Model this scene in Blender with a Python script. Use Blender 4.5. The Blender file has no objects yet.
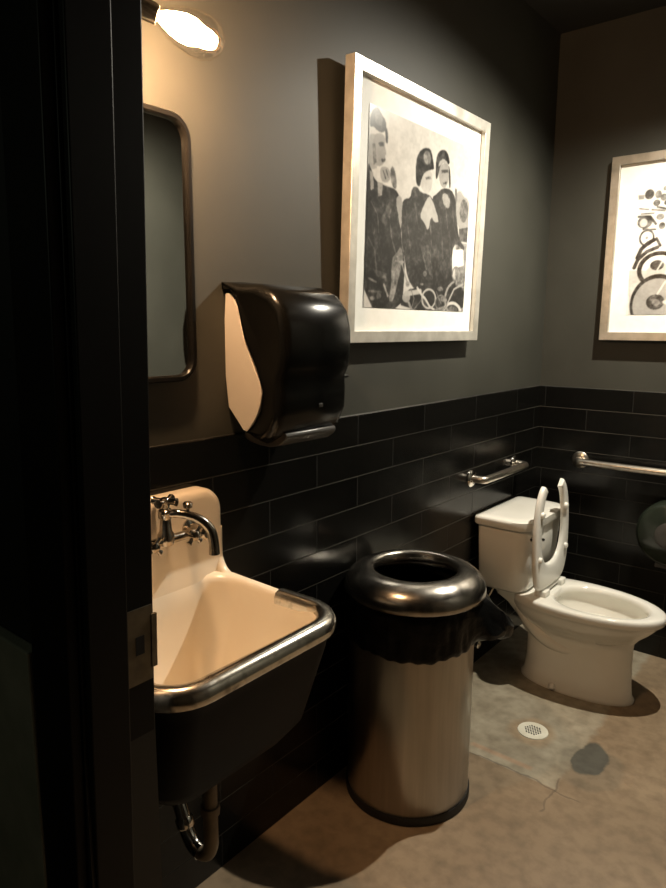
import bpy, bmesh, math, random
from mathutils import Vector, Matrix
import numpy as np
random.seed(4)
SC = bpy.context.scene
COL = SC.collection
PI = math.pi

# ---------------------------------------------------------------- camera
cam = bpy.data.cameras.new('camera'); camo = bpy.data.objects.new('camera', cam); COL.objects.link(camo)
R = Vector((0.77681, 0.6297, 0.00581)); U = Vector((-0.11198, 0.12905, 0.9853)); B = Vector((0.6197, -0.76604, 0.17076))
M4 = Matrix((R, U, B)).transposed().to_4x4(); M4.translation = Vector((1.2729, -3.1893, 1.4899))
camo.matrix_world = M4
cam.sensor_fit = 'HORIZONTAL'; cam.sensor_width = 36; cam.lens = 36*670/666; cam.clip_start = .02
SC.camera = camo

# ---------------------------------------------------------------- world, lights, exposure
w = bpy.data.worlds.new('world'); SC.world = w; w.use_nodes = True
w.node_tree.nodes['Background'].inputs[0].default_value = (.9, .8, .65, 1)
w.node_tree.nodes['Background'].inputs[1].default_value = 0.004
vs = SC.view_settings; vs.view_transform = 'Standard'; vs.look = 'None'; vs.gamma = 1; vs.use_curve_mapping = False
vs.exposure = 0.0
SPOT_A = (.74, -.62, 2.56)     # ceiling spotlight by the back wall
SPOT_B = (1.40, -1.30, 2.60)   # ceiling spotlight in the middle of the room
PA, PB = 195, 190
CA, CB, CBULB = (1, .925, .77), (1, .93, .78), (1, .60, .31)
def spot(name, loc, tgt, power, col, size, rad, blend=1.0):
    l = bpy.data.lights.new(name, 'SPOT'); l.energy = power; l.color = col; l.spot_size = math.radians(size); l.spot_blend = blend; l.shadow_soft_size = rad
    o = bpy.data.objects.new(name, l); COL.objects.link(o); o.location = loc
    o.rotation_euler = (Vector(tgt)-Vector(loc)).to_track_quat('-Z', 'Y').to_euler(); return o
spot('spot_light', SPOT_A, (.60, -1.0, 0), PA, CA, 165, .013)
spot('spot_light', SPOT_B, (2.15, -.80, 1.75), PB, CB, 100, .03)
hl = bpy.data.lights.new('hall_fill_light', 'POINT'); hl.energy = 3; hl.color = (.9, 1, .75); hl.shadow_soft_size = .05  # unseen fill light without a fixture, added to brighten the hall panel
ho = bpy.data.objects.new('hall_fill_light', hl); COL.objects.link(ho); ho.location = (.30, -4.0, 1.9)
BULB = Vector((.208, -2.296, 2.032))
BULB_STRENGTH = 1080    # the lamp's own glowing core lights the room

# ---------------------------------------------------------------- materials
def mat(name, col, rough=.5, metal=0., **k):
    m = bpy.data.materials.new(name); m.use_nodes = True; nt = m.node_tree; b = nt.nodes['Principled BSDF']
    b.inputs['Base Color'].default_value = (*col, 1); b.inputs['Roughness'].default_value = rough; b.inputs['Metallic'].default_value = metal
    for kk, v in k.items():
        if kk in ('coat', 'spec', 'sss'):
            b.inputs[{'coat': 'Coat Weight', 'spec': 'Specular IOR Level', 'sss': 'Subsurface Weight'}[kk]].default_value = v
    return m
def N(m, t, **props):
    n = m.node_tree.nodes.new(t)
    for k, v in props.items(): setattr(n, k, v)
    return n
def Lk(m, a, b): m.node_tree.links.new(a, b)
def bsdf(m): return m.node_tree.nodes['Principled BSDF']
def coords(m, scale=(1, 1, 1), rot=(0, 0, 0)):
    tc = N(m, 'ShaderNodeTexCoord'); mp = N(m, 'ShaderNodeMapping'); mp.inputs['Scale'].default_value = scale; mp.inputs['Rotation'].default_value = rot
    Lk(m, tc.outputs['Object'], mp.inputs['Vector']); return mp.outputs['Vector']
def noise_mix(m, c0, c1, scale=6, detail=5, lo=.35, hi=.65, vec=None, rough=None, bump=0, target=True):
    v = vec or coords(m)
    n = N(m, 'ShaderNodeTexNoise'); n.inputs['Scale'].default_value = scale; n.inputs['Detail'].default_value = detail
    Lk(m, v, n.inputs['Vector'])
    r = N(m, 'ShaderNodeValToRGB'); r.color_ramp.elements[0].position = lo; r.color_ramp.elements[1].position = hi
    r.color_ramp.elements[0].color = (*c0, 1); r.color_ramp.elements[1].color = (*c1, 1)
    Lk(m, n.outputs['Fac'], r.inputs['Fac'])
    if target: Lk(m, r.outputs['Color'], bsdf(m).inputs['Base Color'])
    if rough:
        q = N(m, 'ShaderNodeMapRange'); q.inputs['To Min'].default_value = rough[0]; q.inputs['To Max'].default_value = rough[1]
        Lk(m, n.outputs['Fac'], q.inputs['Value']); Lk(m, q.outputs['Result'], bsdf(m).inputs['Roughness'])
    if bump:
        bp = N(m, 'ShaderNodeBump'); bp.inputs['Strength'].default_value = bump; bp.inputs['Distance'].default_value = .004
        Lk(m, n.outputs['Fac'], bp.inputs['Height']); Lk(m, bp.outputs['Normal'], bsdf(m).inputs['Normal'])
    return r.outputs['Color']
M = {}
M['paint'] = mat('olive_black_paint', (.05, .05, .04), .42, spec=.4)
noise_mix(M['paint'], (.036, .0355, .028), (.046, .045, .036), 3, 6, rough=(.52, .62), bump=.05)
M['ceil'] = mat('black_ceiling_paint', (.02, .02, .017), .6); noise_mix(M['ceil'], (.016, .016, .013), (.024, .023, .02), 2)
M['halldark'] = mat('black_hall_paint', (.010, .010, .008), .5); noise_mix(M['halldark'], (.006, .006, .005), (.01, .01, .008), 4)
M['jamb'] = mat('black_gloss_door_paint', (.018, .017, .013), .45, spec=.18); noise_mix(M['jamb'], (.0055, .005, .004), (.008, .0072, .006), 9, bump=.1)
M['panel'] = mat('grey_panel', (.04, .04, .032), .5); noise_mix(M['panel'], (.16, .16, .12), (.22, .21, .16), 14, vec=None)
def tile_mat(name, ax, off):
    m = mat(name, (.01, .01, .009), .2, spec=.38)
    tc = N(m, 'ShaderNodeTexCoord'); sp = N(m, 'ShaderNodeSeparateXYZ'); cb = N(m, 'ShaderNodeCombineXYZ')
    Lk(m, tc.outputs['Object'], sp.inputs[0])
    ad = N(m, 'ShaderNodeMath', operation='ADD'); ad.inputs[1].default_value = off
    Lk(m, sp.outputs[ax], ad.inputs[0]); Lk(m, ad.outputs[0], cb.inputs[0]); Lk(m, sp.outputs[2], cb.inputs[1])
    br = N(m, 'ShaderNodeTexBrick'); br.offset = .5; br.offset_frequency = 2; br.squash = 1
    br.inputs['Scale'].default_value = 1; br.inputs['Brick Width'].default_value = .406; br.inputs['Row Height'].default_value = .1016
    br.inputs['Mortar Size'].default_value = .0016; br.inputs['Mortar Smooth'].default_value = .3; br.inputs['Bias'].default_value = 0
    br.inputs['Color1'].default_value = (.0036, .0035, .003, 1); br.inputs['Color2'].default_value = (.0055, .0053, .0046, 1); br.inputs['Mortar'].default_value = (.010, .0096, .0085, 1)
    Lk(m, cb.outputs[0], br.inputs['Vector'])
    # highlights along the horizontal tile edges, painted as pale lines on the bed joints
    md = N(m, 'ShaderNodeMath', operation='MODULO'); md.inputs[1].default_value = .1016; Lk(m, sp.outputs[2], md.inputs[0])
    pp = N(m, 'ShaderNodeMath', operation='PINGPONG'); pp.inputs[1].default_value = .0508; Lk(m, sp.outputs[2], pp.inputs[0])
    lt = N(m, 'ShaderNodeMath', operation='PINGPONG'); lt.inputs[1].default_value = .0508; Lk(m, md.outputs[0], lt.inputs[0])
    cp = N(m, 'ShaderNodeMath', operation='LESS_THAN'); cp.inputs[1].default_value = .0013; Lk(m, lt.outputs[0], cp.inputs[0])
    n3 = N(m, 'ShaderNodeTexNoise'); n3.inputs['Scale'].default_value = 2.2; Lk(m, tc.outputs['Object'], n3.inputs['Vector'])
    r3 = N(m, 'ShaderNodeMapRange'); r3.inputs['From Min'].default_value = .38; r3.inputs['From Max'].default_value = .62; Lk(m, n3.outputs['Fac'], r3.inputs['Value'])
    mq = N(m, 'ShaderNodeMath', operation='MULTIPLY'); Lk(m, cp.outputs[0], mq.inputs[0]); Lk(m, r3.outputs[0], mq.inputs[1])
    cm = N(m, 'ShaderNodeMix', data_type='RGBA'); ci = [x for x in cm.inputs if x.type == 'RGBA']; Lk(m, mq.outputs[0], cm.inputs['Factor']); Lk(m, br.outputs['Color'], ci[0]); ci[1].default_value = (.055, .052, .042, 1)
    Lk(m, [x for x in cm.outputs if x.type == 'RGBA'][0], bsdf(m).inputs['Base Color'])
    n = N(m, 'ShaderNodeTexNoise'); n.inputs['Scale'].default_value = 5; n.inputs['Detail'].default_value = 3; Lk(m, tc.outputs['Object'], n.inputs['Vector'])
    q = N(m, 'ShaderNodeMapRange'); q.inputs['To Min'].default_value = .14; q.inputs['To Max'].default_value = .30; Lk(m, n.outputs['Fac'], q.inputs['Value'])
    mx = N(m, 'ShaderNodeMix'); mx.inputs['B'].default_value = .6; Lk(m, br.outputs['Fac'], mx.inputs['Factor']); Lk(m, q.outputs[0], mx.inputs['A']); Lk(m, mx.outputs[0], bsdf(m).inputs['Roughness'])
    b1 = N(m, 'ShaderNodeBump'); b1.invert = True; b1.inputs['Strength'].default_value = .25; b1.inputs['Distance'].default_value = .002; Lk(m, br.outputs['Fac'], b1.inputs['Height'])
    b2 = N(m, 'ShaderNodeBump'); b2.inputs['Strength'].default_value = .12; b2.inputs['Distance'].default_value = .01; Lk(m, n.outputs['Fac'], b2.inputs['Height'])
    Lk(m, b1.outputs[0], b2.inputs['Normal']); Lk(m, b2.outputs[0], bsdf(m).inputs['Normal'])
    return m
M['tileL'] = tile_mat('black_subway_tile_left', 1, 20.3+.27)
M['tileB'] = tile_mat('black_subway_tile_back', 0, 20.3-.026)
M['chrome'] = mat('chrome', (.72, .69, .64), .12, 1); noise_mix(M['chrome'], (.62, .59, .54), (.8, .77, .72), 25, rough=(.08, .2))
M['oldchrome'] = mat('worn_chrome', (.6, .56, .5), .2, 1); noise_mix(M['oldchrome'], (.24, .21, .17), (.66, .62, .55), 38, lo=.3, hi=.5, rough=(.34, .10))
M['steel'] = mat('brushed_steel', (.55, .52, .47), .26, 1); noise_mix(M['steel'], (.40, .375, .335), (.46, .43, .39), 60, vec=coords(M['steel'], (1, 1, .05)), rough=(.26, .32))
M['lid'] = mat('brushed_steel_lid', (.4, .37, .33), .24, 1); noise_mix(M['lid'], (.34, .315, .28), (.44, .41, .37), 30, rough=(.18, .3))
M['brushbar'] = mat('satin_steel_bar', (.6, .55, .48), .3, 1); noise_mix(M['brushbar'], (.55, .5, .44), (.65, .6, .52), 40)
M['frame'] = mat('silver_leaf_frame', (.62, .6, .55), .38, .65); noise_mix(M['frame'], (.55, .53, .48), (.7, .68, .62), 18, rough=(.3, .45))
M['frame_shaded'] = mat('silver_frame_shaded', (.45, .42, .36), .36, .8); noise_mix(M['frame_shaded'], (.38, .355, .30), (.50, .47, .41), 18, rough=(.3, .42))  # same silver as the other frame, darkened to stand in for its dimmer light
M['mat'] = mat('white_mat_board', (.86, .85, .8), .6); noise_mix(M['mat'], (.84, .83, .78), (.88, .87, .83), 30)
M['white'] = mat('white_porcelain', (.74, .72, .66), .12, coat=.4); noise_mix(M['white'], (.78, .765, .70), (.83, .815, .76), 4)
M['seat'] = mat('white_plastic_seat', (.76, .74, .68), .25); noise_mix(M['seat'], (.79, .77, .71), (.83, .81, .75), 5)
M['sinkin'] = mat('cream_enamel', (.80, .73, .60), .16, coat=.3); noise_mix(M['sinkin'], (.84, .745, .60), (.90, .82, .69), 3.2, rough=(.12, .26))
M['sinkout'] = mat('black_enamel_underside', (.004, .004, .003), .55, spec=.12); noise_mix(M['sinkout'], (.0022, .002, .0018), (.0045, .004, .0033), 12)
M['blackplastic'] = mat('smoked_black_plastic', (.010, .010, .009), .24, spec=.3); noise_mix(M['blackplastic'], (.004, .004, .0035), (.007, .007, .006), 5, rough=(.18, .26))
M['bag'] = mat('black_bin_liner', (.003, .003, .003), .32, spec=.16); noise_mix(M['bag'], (.002, .002, .002), (.004, .004, .004), 34, bump=1)
M['rubber'] = mat('black_rubber', (.01, .009, .008), .6); noise_mix(M['rubber'], (.008, .007, .006), (.014, .013, .011), 10)
M['cream'] = mat('pale_grey_plastic', (.66, .6, .52), .4); noise_mix(M['cream'], (.64, .58, .5), (.69, .63, .55), 5)
M['darkgrey'] = mat('dark_grey_plastic', (.05, .045, .04), .35); noise_mix(M['darkgrey'], (.045, .04, .035), (.06, .055, .05), 8)
M['smoke'] = mat('smoked_green_plastic', (.020, .026, .020), .18); noise_mix(M['smoke'], (.015, .020, .014), (.024, .030, .021), 5)
M['paper'] = mat('tissue_paper', (.14, .15, .12), .8); noise_mix(M['paper'], (.12, .13, .1), (.16, .17, .13), 9)
M['brass'] = mat('strike_plate_metal', (.2, .17, .12), .4, .8); noise_mix(M['brass'], (.14, .12, .09), (.22, .19, .14), 30)
M['faucet'] = mat('dark_worn_chrome', (.4, .37, .33), .16, 1); noise_mix(M['faucet'], (.25, .225, .19), (.5, .46, .4), 45, rough=(.1, .22))
M['water'] = mat('bowl_water', (.8, .8, .75), .03); noise_mix(M['water'], (.7, .69, .62), (.74, .73, .66), 3)
M['drainw'] = mat('pale_drain_ring', (.75, .72, .6), .35); noise_mix(M['drainw'], (.7, .66, .54), (.8, .77, .66), 20)
M['drainh'] = mat('drain_hole', (.015, .012, .01), .8); noise_mix(M['drainh'], (.012, .01, .008), (.02, .016, .013), 20)
M['pipe'] = mat('dull_pipe', (.22, .17, .11), .5, .3); noise_mix(M['pipe'], (.16, .12, .08), (.27, .21, .14), 14)
M['black'] = mat('black_metal', (.012, .011, .010), .3, spec=.3); noise_mix(M['black'], (.004, .0037, .003), (.007, .006, .005), 12)
M['mirror'] = mat('mirror_glass', (.82, .83, .8), .03, 1); noise_mix(M['mirror'], (.8, .81, .78), (.84, .85, .82), 2)
M['glassb'] = None
g = bpy.data.materials.new('clear_bulb_glass'); g.use_nodes = True; nt = g.node_tree; nt.nodes.clear()
o = nt.nodes.new('ShaderNodeOutputMaterial'); mx = nt.nodes.new('ShaderNodeMixShader'); t = nt.nodes.new('ShaderNodeBsdfTransparent'); gl = nt.nodes.new('ShaderNodeBsdfGlossy'); lw = nt.nodes.new('ShaderNodeLayerWeight')
gl.inputs['Roughness'].default_value = .03; gl.inputs['Color'].default_value = (1, .9, .75, 1); lw.inputs['Blend'].default_value = .12
nt.links.new(lw.outputs['Facing'], mx.inputs[0]); nt.links.new(t.outputs[0], mx.inputs[1]); nt.links.new(gl.outputs[0], mx.inputs[2]); nt.links.new(mx.outputs[0], o.inputs[0])
M['glassb'] = g
def emis(name, col, s):
    m = bpy.data.materials.new(name); m.use_nodes = True; b = bsdf(m); b.inputs['Base Color'].default_value = (*col, 1)
    b.inputs['Emission Color'].default_value = (*col, 1); b.inputs['Emission Strength'].default_value = s
    return m
M['glow'] = emis('glowing_bulb_core', CBULB, BULB_STRENGTH)
M['lampface'] = emis('lamp_face', (1, .85, .6), 12)

# ---------------------------------------------------------------- mesh helpers
def obj(name, bm, m, parent=None, smooth=True, bevel=0, seg=2, sub=0, angle=40):
    me = bpy.data.meshes.new(name); bmesh.ops.recalc_face_normals(bm, faces=bm.faces[:]); bm.to_mesh(me); bm.free()
    for mm in (m if isinstance(m, (list, tuple)) else [m]): me.materials.append(mm)
    o = bpy.data.objects.new(name, me); COL.objects.link(o)
    if parent: o.parent = parent
    if smooth:
        for p in me.polygons: p.use_smooth = True
        try: me.set_sharp_from_angle(angle=math.radians(angle))
        except Exception: pass
    if bevel:
        b = o.modifiers.new('bevel', 'BEVEL'); b.width = bevel; b.segments = seg; b.limit_method = 'ANGLE'; b.angle_limit = math.radians(35)
    if sub:
        s = o.modifiers.new('subdivision', 'SUBSURF'); s.levels = s.render_levels = sub
    return o
def thing(name, label, cat, loc=(0, 0, 0), group=None):
    o = bpy.data.objects.new(name, None); COL.objects.link(o); o.location = loc; o.empty_display_size = .05
    o['label'] = label; o['category'] = cat
    if group: o['group'] = group
    return o
def keep(o):      # give a child whose mesh is in world coordinates its parent's inverse
    o.matrix_parent_inverse = Matrix.Translation(-Vector(o.parent.location)); return o
def part(name, bm, m, parent, **k): return keep(obj(name, bm, m, parent, **k))
def sub(name, bm, m, par, **k):       # sub-part of a part whose own matrix equals world coordinates
    return obj(name, bm, m, par, **k)
def struct(name, bm, m, **k):
    o = obj(name, bm, m, **k); o['kind'] = 'structure'; return o
def box(bm, x0, x1, y0, y1, z0, z1, mi=0, bev=0):
    vs_ = [bm.verts.new((x, y, z)) for x in (x0, x1) for y in (y0, y1) for z in (z0, z1)]
    fs = []
    for f in ((0, 1, 3, 2), (4, 6, 7, 5), (0, 4, 5, 1), (2, 3, 7, 6), (0, 2, 6, 4), (1, 5, 7, 3)):
        q = bm.faces.new([vs_[i] for i in f]); q.material_index = mi; fs.append(q)
    if bev:
        es = list({e for f in fs for e in f.edges}); bmesh.ops.bevel(bm, geom=es, offset=bev, segments=3, affect='EDGES', profile=.5)
def BM(): return bmesh.new()
def basis(d):
    d = d.normalized(); a = Vector((0, 0, 1)) if abs(d.z) < .9 else Vector((1, 0, 0)); u = d.cross(a).normalized(); return u, d.cross(u)
def tube(bm, pts, r, n=14, cap=True, closed=False, smooth=0):
    pts = [Vector(p) for p in pts]
    rs = list(r) if isinstance(r, (list, tuple)) else [r]*len(pts)
    for _ in range(smooth):
        np_, nr = [pts[0]], [rs[0]]
        for i in range(len(pts)-1):
            a, b = pts[i], pts[i+1]; ra, rb = rs[i], rs[i+1]
            if i > 0: np_.append(a.lerp(b, .25)); nr.append(ra*.75+rb*.25)
            if i < len(pts)-2: np_.append(a.lerp(b, .75)); nr.append(ra*.25+rb*.75)
        np_.append(pts[-1]); nr.append(rs[-1]); pts, rs = np_, nr
    rings = []; u = None; L = len(pts)
    for i, p in enumerate(pts):
        if closed: d = pts[(i+1) % L]-pts[i-1]
        else: d = pts[min(i+1, L-1)]-pts[max(i-1, 0)]
        d.normalize()
        if u is None: u, v = basis(d)
        else:
            u = (u-d*u.dot(d)).normalized()
        v = d.cross(u)
        rings.append([bm.verts.new(p+(u*math.cos(2*PI*k/n)+v*math.sin(2*PI*k/n))*rs[i]) for k in range(n)])
    loftrings(bm, rings, closed)
    if cap and not closed: bm.faces.new(rings[0][::-1]); bm.faces.new(rings[-1])
def loftrings(bm, rings, closed=False, mi=0):
    n = len(rings[0])
    for i in range(len(rings)-(0 if closed else 1)):
        a, b = rings[i], rings[(i+1) % len(rings)]
        for k in range(n):
            f = bm.faces.new((a[k], a[(k+1) % n], b[(k+1) % n], b[k])); f.material_index = mi
def loft(bm, rings, caps=(True, True), mis=None):
    R_ = [[bm.verts.new(p) for p in r] for r in rings]
    for i in range(len(R_)-1): loftrings(bm, R_[i:i+2], mi=mis[i] if mis else 0)
    if caps[0]: f = bm.faces.new(R_[0][::-1]); f.material_index = mis[0] if mis else 0
    if caps[1]: f = bm.faces.new(R_[-1]); f.material_index = mis[-1] if mis else 0
def lathe(bm, prof, c, axis=(0, 0, 1), n=48, a0=0):
    ax = Vector(axis).normalized(); u, v = basis(ax); c = Vector(c); rings = []
    for r, h in prof: rings.append([bm.verts.new(c+ax*h+(u*math.cos(2*PI*k/n+a0)+v*math.sin(2*PI*k/n+a0))*max(r, 1e-5)) for k in range(n)])
    loftrings(bm, rings)
    if prof[0][0] > 1e-4: bm.faces.new(rings[0])
    if prof[-1][0] > 1e-4: bm.faces.new(rings[-1])
    bmesh.ops.remove_doubles(bm, verts=bm.verts[:], dist=2e-5)
def prism(bm, poly, h0, h1, fn, mi=0):   # poly (a,b), fn(a,b,h) -> xyz
    A = [bm.verts.new(fn(a, b, h0)) for a, b in poly]; Bq = [bm.verts.new(fn(a, b, h1)) for a, b in poly]; n = len(poly)
    for k in range(n): bm.faces.new((A[k], A[(k+1) % n], Bq[(k+1) % n], Bq[k])).material_index = mi
    bm.faces.new(A[::-1]).material_index = mi; bm.faces.new(Bq).material_index = mi
def rrect(x0, x1, y0, y1, r, n=8):
    out = []
    for cx, cy, a in ((x1-r, y0+r, -PI/2), (x1-r, y1-r, 0), (x0+r, y1-r, PI/2), (x0+r, y0+r, PI)):
        out += [(cx+r*math.cos(a+PI/2*k/n), cy+r*math.sin(a+PI/2*k/n)) for k in range(n+1)]
    return out
def smoothpoly(p, it=2):
    for _ in range(it):
        q = []
        for i in range(len(p)):
            a, b = p[i], p[(i+1) % len(p)]; q += [(a[0]*.75+b[0]*.25, a[1]*.75+b[1]*.25), (a[0]*.25+b[0]*.75, a[1]*.25+b[1]*.75)]
        p = q
    return p

# ---------------------------------------------------------------- the room
WX = 2.15; FY = -2.645; HY = -2.76; CH = 2.80; JX = .515; TH = 12*.1016
M['floor'] = mat('stained_concrete', (.3, .2, .12), .5)
def floor_material(m):
    nt = m.node_tree; tc = N(m, 'ShaderNodeTexCoord'); P = tc.outputs['Object']
    # slight warp so drawn outlines are ragged
    nz = N(m, 'ShaderNodeTexNoise'); nz.inputs['Scale'].default_value = 9; nz.inputs['Detail'].default_value = 6; Lk(m, P, nz.inputs['Vector'])
    sb = N(m, 'ShaderNodeVectorMath', operation='SUBTRACT'); sb.inputs[1].default_value = (.5, .5, .5); Lk(m, nz.outputs['Color'], sb.inputs[0])
    scl = N(m, 'ShaderNodeVectorMath', operation='SCALE'); scl.inputs['Scale'].default_value = .075; Lk(m, sb.outputs[0], scl.inputs[0])
    wp = N(m, 'ShaderNodeVectorMath', operation='ADD'); Lk(m, P, wp.inputs[0]); Lk(m, scl.outputs[0], wp.inputs[1])
    def mth(op, a, b=None, c=None):
        n = N(m, 'ShaderNodeMath', operation=op)
        for i, q in enumerate((a, b, c)):
            if q is None: continue
            if isinstance(q, (int, float)): n.inputs[i].default_value = q
            else: Lk(m, q, n.inputs[i])
        return n.outputs[0]
    def sep(v):
        s = N(m, 'ShaderNodeSeparateXYZ'); Lk(m, v, s.inputs[0]); return s.outputs[0], s.outputs[1]
    wx, wy = sep(wp.outputs[0]); px_, py_ = sep(P)
    def step(a, edge, soft=.006): # 1 where a > edge
        r = N(m, 'ShaderNodeMapRange'); r.clamp = True; r.inputs['From Min'].default_value = edge-soft; r.inputs['From Max'].default_value = edge+soft; Lk(m, a, r.inputs['Value']); return r.outputs[0]
    def ell(x, y, cx, cy, rx, ry, soft=.15):
        a = mth('POWER', mth('DIVIDE', mth('SUBTRACT', x, cx), rx), 2); b = mth('POWER', mth('DIVIDE', mth('SUBTRACT', y, cy), ry), 2)
        return mth('SUBTRACT', 1, step(mth('ADD', a, b), 1, soft))
    def mix(fac, a, b):
        n = N(m, 'ShaderNodeMix', data_type='RGBA'); Lk(m, fac, n.inputs['Factor'])
        for s, q in (('A', a), ('B', b)):
            i = [x for x in n.inputs if x.name == s and x.type == 'RGBA'][0]
            if isinstance(q, tuple): i.default_value = (*q, 1)
            else: Lk(m, q, i)
        return [x for x in n.outputs if x.type == 'RGBA'][0]
    base = noise_mix(m, (.205, .146, .088), (.30, .222, .142), 2.6, 8, .3, .7, target=False)
    fine = noise_mix(m, (.62, .60, .58), (1.08, 1.08, 1.08), 22, 8, .25, .6, target=False)
    slabc = noise_mix(m, (.265, .225, .160), (.36, .315, .235), 7, 6, target=False)
    slab = mth('MULTIPLY', mth('MULTIPLY', step(mth('MULTIPLY', wx, -1), -.60, .010), step(py_, -1.19, .004)), 1)
    c = mix(slab, base, slabc)
    c = mix(mth('MULTIPLY', ell(wx, wy, .655, -1.0, .105, .13), .35), c, (.13, .12, .09))
    dark = mth('MULTIPLY', ell(wx, wy, .635, -.955, .06, .10), step(wx, .592, .004))
    c = mix(dark, c, (.085, .082, .066))
    strip = mth('MULTIPLY', mth('MULTIPLY', step(py_, -1.150, .006), mth('SUBTRACT', 1, step(py_, -1.128, .006))), mth('MULTIPLY', step(wx, .28), mth('SUBTRACT', 1, step(wx, .51))))
    c = mix(mth('MULTIPLY', strip, .55), c, (.42, .25, .15))
    crk = mth('MULTIPLY', mth('SUBTRACT', 1, step(mth('ABSOLUTE', mth('ADD', wy, 1.193)), .0035, .002)), mth('MULTIPLY', step(wx, .28), mth('SUBTRACT', 1, step(wx, .68))))
    c = mix(mth('MULTIPLY', crk, .55), c, (.08, .06, .045))
    crk2 = mth('MULTIPLY', mth('SUBTRACT', 1, step(mth('ABSOLUTE', mth('SUBTRACT', wx, .60)), .0035, .002)), mth('MULTIPLY', step(wy, -1.32), mth('SUBTRACT', 1, step(wy, -1.12))))
    c = mix(mth('MULTIPLY', crk2, .5), c, (.08, .06, .045))
    rust = mth('MULTIPLY', ell(wx, wy, .416, -.924, .085, .085, .35), .4)
    c = mix(rust, c, (.30, .17, .07))
    mu = N(m, 'ShaderNodeMix', data_type='RGBA', blend_type='MULTIPLY'); mu.inputs['Factor'].default_value = .8
    ii = [x for x in mu.inputs if x.type == 'RGBA']; Lk(m, c, ii[0]); Lk(m, fine, ii[1])
    Lk(m, [x for x in mu.outputs if x.type == 'RGBA'][0], bsdf(m).inputs['Base Color'])
    bp = N(m, 'ShaderNodeBump'); bp.inputs['Strength'].default_value = .12; bp.inputs['Distance'].default_value = .003; Lk(m, nz.outputs['Fac'], bp.inputs['Height']); Lk(m, bp.outputs[0], bsdf(m).inputs['Normal'])
floor_material(M['floor'])
b = BM(); box(b, -.1, WX+.1, -4.2, .1, -.1, 0); struct('floor', b, M['floor'], smooth=False)
b = BM(); box(b, -.1, WX+.1, -4.2, .1, CH, CH+.1); struct('ceiling', b, M['ceil'], smooth=False)
b = BM(); box(b, -.1, -.007, FY, .1, 0, CH); struct('wall_left', b, M['paint'], smooth=False)
b = BM(); box(b, -.007, WX+.1, .007, .1, 0, CH); struct('wall_back', b, M['paint'], smooth=False)
b = BM(); box(b, WX, WX+.1, -4.2, .007, 0, CH); struct('wall_right', b, M['paint'], smooth=False)
b = BM(); box(b, -.1, JX-.02, HY, FY, 0, CH); box(b, JX-.02, WX, HY, FY, 2.15, CH); box(b, 1.50, WX, HY, FY, 0, 2.15)
struct('wall_front', b, M['halldark'], smooth=False)
# tile wainscot: tiled slabs with a rounded top edge
b = BM(); prism(b, [(-.007, 0), (0, 0), (0, TH-.004), (-.002, TH-.001), (-.007, TH)], FY, 0, lambda a, c, h: (a, h, c)); struct('trim_1', b, M['tileL'], smooth=False)
b = BM(); prism(b, [(.007, 0), (0, 0), (0, TH-.004), (.002, TH-.001), (.007, TH)], 0, WX, lambda a, c, h: (h, a, c)); struct('trim_2', b, M['tileB'], smooth=False)
# door frame: jamb, stop, casing
b = BM()
box(b, JX-.02, JX, HY, FY, 0, 2.15); box(b, 1.48, 1.50, HY, FY, 0, 2.15); box(b, JX, 1.48, HY, FY, 2.13, 2.15)
box(b, JX, JX+.012, HY+.005, FY-.05, 0, 2.13)
box(b, JX-.10, JX-.004, HY-.016, HY, 0, 2.22); box(b, 1.484, 1.58, HY-.016, HY, 0, 2.22); box(b, JX-.10, 1.58, HY-.016, HY, 2.134, 2.22)
def lean(bm):
    for v in bm.verts:
        if v.co.x < 1.2: v.co.x += .037*(v.co.z-1.44)
lean(b)
dj = struct('door_1', b, M['jamb'], bevel=.002, smooth=False)
b = BM(); box(b, JX, JX+.0025, FY-.046, FY-.004, .985, 1.10); box(b, JX, JX+.004, FY-.006, FY+.003, 1.003, 1.085)
lean(b); sp_ = obj('strike_plate', b, M['brass'], dj, smooth=False)
b = BM(); box(b, JX+.002, JX+.0031, FY-.032, FY-.018, 1.03, 1.058); lean(b); obj('latch_hole', b, M['drainh'], sp_, smooth=False)
b = BM(); box(b, -.1, .395, HY-.02, HY, 0, 1.04); struct('trim_3', b, M['panel'], smooth=False, bevel=.003)
b = BM(); box(b, -.2, -.1, -4.2, HY, 0, CH); struct('wall_hall', b, M['halldark'], smooth=False)
b = BM(); box(b, -.2, WX+.1, -4.3, -4.2, 0, CH); struct('wall_hall_end', b, M['halldark'], smooth=False)

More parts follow.
